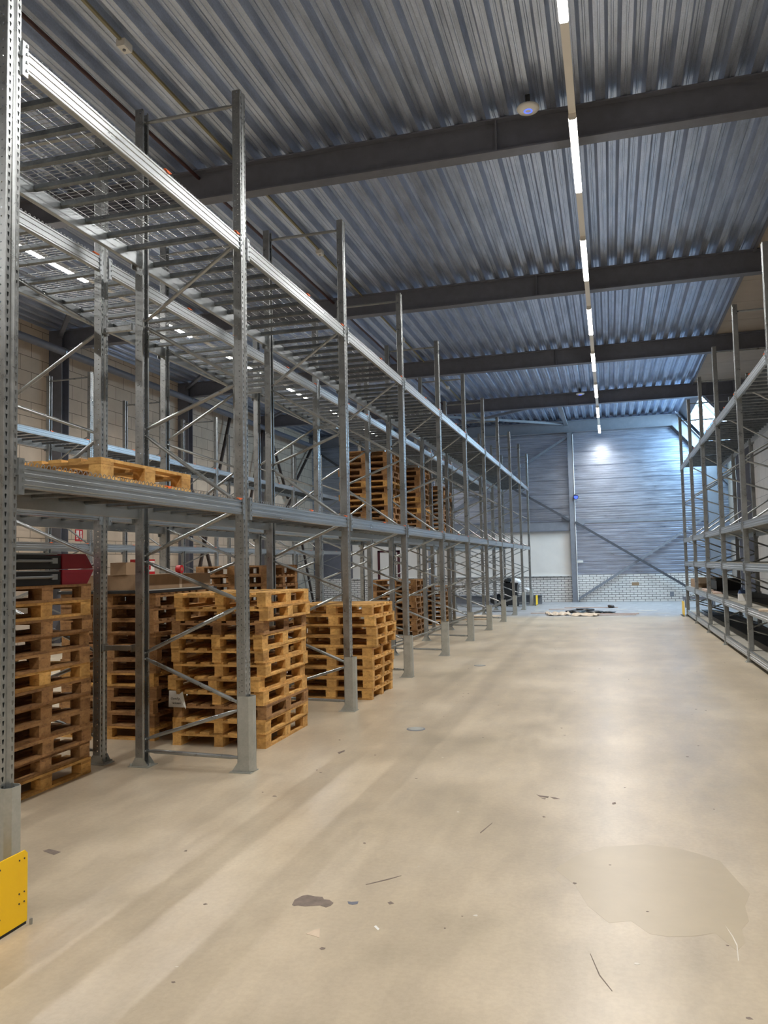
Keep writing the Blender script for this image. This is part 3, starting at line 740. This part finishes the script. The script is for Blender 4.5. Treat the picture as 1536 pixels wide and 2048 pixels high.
for y in (17.3, 23.8, 30.3):
    mb = MB(); n = 14
    mb.loft([[(XL_W+.55+r*math.cos(2*math.pi*j/n), yy_, 7.55+r*math.sin(2*math.pi*j/n)) for j in range(n)] for r, yy_ in ((.103, y), (.112, y), (.112, y+.03), (.103, y+.03))], caps=False); inst('pipe_clamp', mb.mesh('pipe_clamp', 'galv_beam'), t)

# ================================================================== LEFT WALL ITEMS
t = thing('fire_hose_sign', 'small red sign with white fire symbols on the block wall behind the left racks', 'sign', (XL_W, 18.55, 2.66))
inst('sign_plate', MB().box(.002, .012, 0, .32, 0, .32).mesh('sign_plate', 'red'), t)
mb = MB(); mb.box(.0125, .014, .03, .15, .10, .29).box(.0125, .014, .20, .225, .03, .28).box(.0125, .014, .225, .27, .2, .28).box(.0125, .014, .245, .28, .06, .19).box(.0125, .014, .04, .12, .05, .08)
inst('white_symbol', mb.mesh('white_symbol', 'white'), t)
t = thing('fire_extinguisher', 'red fire extinguisher with a yellow label hanging low on the left block wall', 'fire extinguisher', (XL_W+.13, 18.95, .70))
mb = MB(); lathe(mb, [(.06, 0), (.09, .02), (.09, .38), (.06, .44), (.03, .47)], 0, 0, 18); inst('cylinder', mb.mesh('cylinder', 'red'), t)
mb = MB(); mb.box(-.03, .05, -.08, .05, .48, .53); mb.tube([(0, 0, .46), (0, 0, .5)], .03, 10); inst('valve', mb.mesh('valve', 'black'), t)
inst('label_sticker', MB().box(.088, .094, -.04, .04, .15, .3).mesh('label_sticker', 'yellow'), t); inst('wall_bracket', MB().box(-.13, -.05, -.03, .03, .25, .33).mesh('wall_bracket', 'black'), t)
t = thing('fire_alarm_box', 'red box on the left block wall just above the fire extinguisher', 'alarm box', (XL_W+.001, 18.85, 1.35)); inst('box_body', MB().box(0, .1, 0, .25, 0, .22).mesh('box_body', 'red'), t); inst('box_cover', MB().box(.1, .105, .06, .19, .06, .16).mesh('box_cover', 'white'), t)

# ================================================================== END WALL ITEMS
t = thing('security_camera', 'round camera with a glowing blue lens on the grey gable column', 'camera', (-1.38, 36.34, 4.66))
mb = MB(); mb.tube([(0, .02, .03), (0, -.04, .02), (0, -.12, .0)], [.10, .12, .10], 18); inst('camera_body', mb.mesh('camera_body', 'black'), t)
mb = MB(); mb.tube([(0, -.12, 0), (0, -.135, 0)], .085, 18); inst('lens', mb.mesh('lens', 'led_blue'), t)
mb = MB(); mb.tube([(-.06, .02, .1), (-.08, .04, .5), (-.07, .04, 2.9)], .012, 6); inst('cable', mb.mesh('cable', 'black'), t)
t = thing('wall_switch', 'small white switch box on the cladding right of the gable column', 'switch box', (-1.42, 36.44, 1.73))
inst('switch_body', MB().box(0, .24, .05, .12, 0, .11).mesh('switch_body', 'white'), t); inst('switch_cover', MB().box(.02, .22, .04, .05, .02, .09).mesh('switch_cover', 'paper'), t)
mb = MB(); mb.tube([(-1.44, 36.35, .1), (-1.44, 36.35, 7.5)], .016, 6); tag(mb.build('conduit', 'rail'), 'pale vertical conduit on the right edge of the gable column', 'conduit')
struct(MB().box(.86, 1.16, YE-.008, YE+.01, .70, .84).build('repaired_brick_patch', 'card', g)); struct(MB().box(2.42, 2.58, YE-.006, YE+.01, .2, .42).build('sooty_brick_patch', 'paint_grey', g))

# wheelie bin with white bags
t = thing('wheelie_bin', 'black wheelie bin filled with white bags by the far end wall', 'bin', (-4.0, 33.22, 0))
mb = MB(); mb.loft([[(-.22, -.26, .06), (.22, -.26, .06), (.22, .26, .06), (-.22, .26, .06)], [(-.29, -.35, .95), (.29, -.35, .95), (.29, .35, .95), (-.29, .35, .95)]]); inst('bin_body', mb.mesh('bin_body', 'black'), t)
mb = MB(); mb.box(-.31, .31, -.37, -.33, .92, .97).box(-.31, .31, .33, .37, .92, .97).box(-.31, -.27, -.33, .33, .92, .97).box(.27, .31, -.33, .33, .92, .97); inst('rim', mb.mesh('rim', 'black'), t)
for x in (-.22, .22):
    mb = MB(); mb.tube([(x-.03, .28, .1), (x+.03, .28, .1)], .1, 16); inst('wheel', mb.mesh('wheel', 'blackmat'), t)
mb = MB(); mb.tube([(-.2, .42, .93), (.2, .42, .93)], .018, 8); inst('handle', mb.mesh('handle', 'black'), t)
def blob(name, loc, r, mat, label, cat, seed, sq=.7, group=None):
    import bmesh
    rnd_ = random.Random(seed); b_ = bmesh.new(); bmesh.ops.create_icosphere(b_, subdivisions=3, radius=1)
    from mathutils import noise as mn
    for v in b_.verts:
        n_ = mn.noise(v.co*2.3+Vector((seed, 0, 0)))*.35+mn.noise(v.co*6+Vector((0, seed, 0)))*.12
        v.co = Vector((v.co.x*r, v.co.y*r, v.co.z*r*sq))*(1+n_)
    me = bpy.data.meshes.new(name); b_.to_mesh(me); b_.free(); me.materials.append(M[mat])
    for p_ in me.polygons: p_.use_smooth = True
    return tag(inst(name, me, None, loc), label, cat, group)
blob('trash_bag', (-3.80, 33.12, 1.02), .20, 'plastic_film', 'white crumpled bag on the right side of the wheelie bin', 'bag', 3)
blob('trash_bag', (-4.13, 33.32, 1.04), .17, 'blackmat', 'black crumpled bag on the left side of the wheelie bin', 'bag', 5)
blob('trash_bag', (-4.56, 33.1, .26), .28, 'black', 'dark bag on the floor left of the wheelie bin', 'bag', 8, .9)
blob('trash_bag', (-3.45, 34.6, .55), .22, 'plastic_film', 'white film bundle on the low steel beam near the bin', 'bag', 13, .7)
mb = MB(); ibeam(mb, -8.5, -2.9, 34.95, .02, .40, .3, .03, .02); tag(mb.build('steel_beam', 'paint_grey'), 'long low grey steel beam lying before the far end wall', 'beam')
# roller conveyor past the end of the right rack
t = thing('roller_conveyor', 'low conveyor with a row of rollers beyond the end of the right rack', 'conveyor', (2.55, 31.4, 0))
for y in (0, .55): inst('side_rail', MB().box(0, 2.1, y-.02, y+.02, .30, .42).mesh('side_rail', 'paint_grey'), t)
for i in range(15):
    mb = MB(); mb.tube([(.07+i*.14, .02, .40), (.07+i*.14, .53, .40)], .03, 10); inst('roller', mb.mesh('roller', 'galv_beam'), t)
for x in (.1, 1.05, 2.0):
    for y in (0, .55): inst('leg', MB().box(x-.025, x+.025, y-.025, y+.025, 0, .3).mesh('leg', 'paint_grey'), t)

# debris on the grey slab
def flat(name, pts, z0, z1, mat, label, cat, group=None):
    mb = MB(); mb.prism(pts, 'z', z0, z1); return tag(mb.build(name, mat), label, cat, group)
def quad(cx, cy, l, w_, a):
    ca, sa = math.cos(a), math.sin(a); return [(cx+ca*x-sa*y, cy+sa*x+ca*y) for x, y in ((-l/2, -w_/2), (l/2, -w_/2), (l/2, w_/2), (-l/2, w_/2))]
def crumple(name, cx, cy, l, w_, a, h, mat, label, cat, seed):
    rn = random.Random(seed); mb = MB(); n1_, n2_ = 9, 6; ca, sa = math.cos(a), math.sin(a); top = {}; 
    for i_ in range(n1_+1):
        for j_ in range(n2_+1):
            x = (i_/n1_-.5)*l*(1+.12*rn.random()); y = (j_/n2_-.5)*w_*(1+.12*rn.random()); z = .012+h*rn.random()*(1 if 0 < j_ < n2_ else .4)
            top[i_, j_] = len(mb.v); mb.v.append((cx+ca*x-sa*y, cy+sa*x+ca*y, z))
    for i_ in range(n1_+1):
        for j_ in range(n2_+1):
            v = mb.v[top[i_, j_]]; mb.v.append((v[0], v[1], max(.001, v[2]-.010)))
    o_ = (n1_+1)*(n2_+1)
    def q(a_, b_, c_, d_): mb.f.append((a_, b_, c_, d_)); mb.mi.append(0)
    for i_ in range(n1_):
        for j_ in range(n2_):
            A, B_, C_, D_ = top[i_, j_], top[i_+1, j_], top[i_+1, j_+1], top[i_, j_+1]; q(A, B_, C_, D_); q(A+o_, D_+o_, C_+o_, B_+o_)
    for i_ in range(n1_):
        for j_ in (0, n2_): q(top[i_, j_], top[i_+1, j_], top[i_+1, j_]+o_, top[i_, j_]+o_)
    for j_ in range(n2_):
        for i_ in (0, n1_): q(top[i_, j_], top[i_, j_+1], top[i_, j_+1]+o_, top[i_, j_]+o_)
    return tag(mb.build(name, mat), label, cat)
crumple('cardboard_sheet', -1.78, 27.9, .75, .7, .2, .11, 'card_light', 'pale crumpled cardboard sheet, left one at the front of the debris', 'cardboard', 4)
crumple('cardboard_sheet', -.86, 27.45, .8, .6, -.15, .09, 'card_light', 'pale folded cardboard sheet, right one at the front of the debris', 'cardboard', 6)
for i, (x, y, r, sd) in enumerate(((-1.25, 29.2, .36, 21), (-.62, 29.0, .30, 22), (-.12, 28.8, .22, 23), (-1.0, 30.3, .34, 24))):
    blob('plastic_sheet', (x, y, .03), r, 'black', 'crumpled black plastic sheet in the floor debris, %s' % ['leftmost', 'middle one', 'rightmost', 'rear one'][i], 'plastic sheet', sd, .16, 'black plastic in the debris')
for i, (cx, cy, l, a) in enumerate(((-.8, 31.9, 2.0, .02), (.15, 28.3, 1.4, -.1), (-2.3, 28.7, 1.0, .15), (-1.9, 31.0, .9, .4), (.1, 27.6, 1.3, .12))):
    flat('timber_strip', quad(cx, cy, l, .07, a), .001, .025, 'pinkboard', 'thin wooden strip lying in the far debris, %s' % ['farthest one', 'right of the black plastic', 'left near one', 'left rear one', 'nearest right one'][i], 'timber strip', 'strips in the debris')
blob('rubble', (-.05, 31.9, .05), .12, 'paint_brown', 'small dark lump at the end of the farthest wooden strip', 'rubble', 31, .6)
for i, (x, y, r) in enumerate(((1.2, 30.2, .3), (.9, 29.0, .22), (1.6, 28.6, .18), (.3, 30.8, .2), (-2.5, 30.2, .25), (.2, 27.2, .14))):
    rn = random.Random(50+i); P_ = [(x+r*(1+.4*rn.random())*math.cos(2*math.pi*j/9), y+.35*r*(1+.5*rn.random())*math.sin(2*math.pi*j/9)) for j in range(9)]
    flat('paper_scrap', P_, .001, .006, 'stain_light', 'pale flat scrap on the grey slab, %s' % ['far right one', 'middle one', 'nearest to the right rack', 'closest to the strips', 'alone near the left rack end', 'small one at the near edge'][i], 'scrap', 'pale scraps on the grey slab')
flat('cardboard_sheet', quad(-4.35, 25.9, 1.1, .8, .2), .001, .05, 'card_light', 'flattened pale cardboard on the floor behind the farthest floor stack', 'cardboard')
flat('cardboard_sheet', quad(-4.2, 27.2, .9, .6, -.3), .001, .04, 'card_light', 'second flattened cardboard farther behind the floor stack', 'cardboard')

# floor fittings and marks
FL = bpy.data.objects['floor']
for x, y, lb in ((-2.17, 8.78, 'nearer'), (-2.33, 14.32, 'farther')):
    t = thing('floor_cover', 'round metal floor cover, the %s of the two beside the left rack' % lb, 'floor cover', (x, y, 0), 0, 'round floor covers')
    mb = MB(); lathe(mb, [(.105, 0), (.105, .003), (.09, .004)], 0, 0, 24); inst('cover_rim', mb.mesh('cover_rim', 'paint_grey'), t)
    mb = MB(); lathe(mb, [(.085, .004), (.085, .006)], 0, 0, 24); inst('cover_lid', mb.mesh('cover_lid', 'galv_dull'), t)
def mark(name, pts, mat, z=.0012):
    mb = MB(); mb.prism(pts, 'z', .0002, z); o = mb.build(name, mat, FL); o['kind'] = 'structure'; return o
def px(x, y):   # photo pixel on the floor -> world (only used to write down measured shapes)
    d = fw + rr*((x-768)/F_PX) - uu*((y-1024)/F_PX); k = -1.85/d.z; return (d.x*k, d.y*k)
patch = [(584, 1810), (589, 1800), (604, 1792), (615, 1790), (630, 1793), (645, 1794), (648, 1799), (659, 1800), (667, 1806), (662, 1811), (652, 1815), (640, 1811), (625, 1812), (610, 1813), (596, 1811), (588, 1812)]
mark('chipped_patch', [px(*p) for p in patch], 'stain')
mark('chip_mark', [px(*p) for p in ((695, 1803), (703, 1804), (717, 1803), (715, 1808), (705, 1810), (697, 1808))], 'paint_dark')
mark('chip_mark', [px(*p) for p in ((775, 1805), (782, 1803), (788, 1807), (779, 1809))], 'stain')
mark('chip_mark', [px(*p) for p in ((86, 1702), (98, 1698), (122, 1704), (108, 1710))], 'stain')
mark('chip_mark', [px(*p) for p in ((612, 1868), (628, 1860), (640, 1857), (639, 1876), (628, 1872))], 'card_light')
mark('chip_mark', [px(*p) for p in ((1224, 1606), (1231, 1604), (1232, 1608), (1225, 1609))], 'stain')
for q in (((1073, 1589), (1080, 1591), (1098, 1593), (1096, 1596), (1080, 1594)), ((1100, 1594), (1110, 1595), (1120, 1598), (1108, 1598)), ((1082, 1596), (1092, 1597), (1090, 1599)), ((748, 1853), (752, 1851), (759, 1858), (756, 1861)), ((675, 1505), (690, 1500), (689, 1503), (678, 1508))):
    mark('chip_mark', [px(*p) for p in q], 'stain' if q[0][0] != 748 else 'white')
for q in (((731, 1769), (775, 1758), (803, 1751), (802, 1752), (776, 1760), (733, 1770)), ((960, 1665), (985, 1645), (984, 1647), (961, 1667)), ((1181, 1907), (1200, 1950), (1225, 1982), (1224, 1983), (1198, 1951), (1180, 1908))):
    mark('scratch', [px(*p) for p in q], 'stain')
mark('scratch', [px(*p) for p in ((1449, 1849), (1466, 1872), (1475, 1890), (1478, 1922), (1476, 1922), (1473, 1891), (1464, 1873))], 'stain_light')

M['damp'] = plain('damp_yellowed_coating', (.445, .372, .262), .36, 0, .06, 3)
dp = [(1110, 1738), (1150, 1712), (1205, 1694), (1290, 1689), (1352, 1696), (1392, 1706), (1440, 1722), (1470, 1756), (1500, 1788), (1490, 1812), (1498, 1842), (1484, 1858), (1490, 1886), (1474, 1902), (1455, 1886), (1430, 1866), (1392, 1872), (1340, 1874), (1300, 1868), (1262, 1842), (1218, 1846), (1176, 1812), (1150, 1770)]
mark('damp_stain', [px(*p) for p in dp], 'damp', .0006)
rs = random.Random(99)
for i in range(150):
    x = rs.uniform(-2.9, 2.1); y = 2.4+rs.random()**1.6*22; r = rs.uniform(.003, .009); a0 = rs.uniform(0, 6.28)
    mark('speck', [(x+r*(1+.9*rs.random())*math.cos(a0+1.2566*j)*(1+.8*(j == 0)), y+r*(1+.9*rs.random())*math.sin(a0+1.2566*j)) for j in range(5)], 'stain_light' if rs.random() < .25 else 'stain', .001)
# ================================================================== GOODS ON THE RIGHT RACK
zc_ = .966+.004
t = thing('cardboard_box', 'brown open cardboard box at the far end of the right rack', 'box', (2.78, 26.0, zc_)); inst('carton', MB().box(-.38, .38, -.75, .75, 0, .24).mesh('carton', 'card'), t)
inst('flap', MB().box(-.40, .38, -.78, -.74, .12, .30).mesh('flap', 'card_light'), t)
t = thing('black_crate', 'black crate on the right rack beside the brown box', 'crate', (2.98, 23.35, zc_))
mb = MB(); mb.box(-.3, .3, -.6, -.57, 0, .3).box(-.3, .3, .57, .6, 0, .3).box(-.3, -.27, -.57, .57, 0, .3).box(.27, .3, -.57, .57, 0, .3).box(-.3, .3, -.57, .57, 0, .02); inst('crate_body', mb.mesh('crate_body', 'black'), t); inst('crate_rim', MB().box(-.32, -.30, -.6, .6, .26, .30).mesh('crate_rim', 'blackmat'), t)
flat('wooden_board', quad(2.47, 22.8, 1.2, .2, 1.57), .970, 1.01, 'pinkboard', 'pinkish board lying on the right rack shelf, upper of two', 'board')
flat('wooden_board', quad(2.50, 21.2, .9, .2, 1.5), .970, 1.0, 'pinkboard', 'short pinkish board lying nearer on the right rack shelf', 'board')
t = thing('spray_bottle', 'white bottle with a blue top standing on the right rack shelf', 'bottle', (2.50, 17.3, zc_))
inst('bottle_body', MB().prism([(-.07, -.05), (.07, -.05), (.07, .05), (-.07, .05)], 'z', 0, .15).mesh('bottle_body', 'white'), t)
mb = MB(); mb.loft([[(-.068, -.048, .15), (.068, -.048, .15), (.068, .048, .15), (-.068, .048, .15)], [(-.045, -.035, .22), (.045, -.035, .22), (.045, .035, .22), (-.045, .035, .22)]]); mb.tube([(0, 0, .22), (0, 0, .27)], .02, 10); inst('bottle_top', mb.mesh('bottle_top', 'bottle'), t)
flat('wooden_board', quad(2.36, 14.1, .3, .14, 1.3), .970, 1.0, 'card_light', 'short pale wood offcut on the right rack shelf at the photo edge', 'offcut')
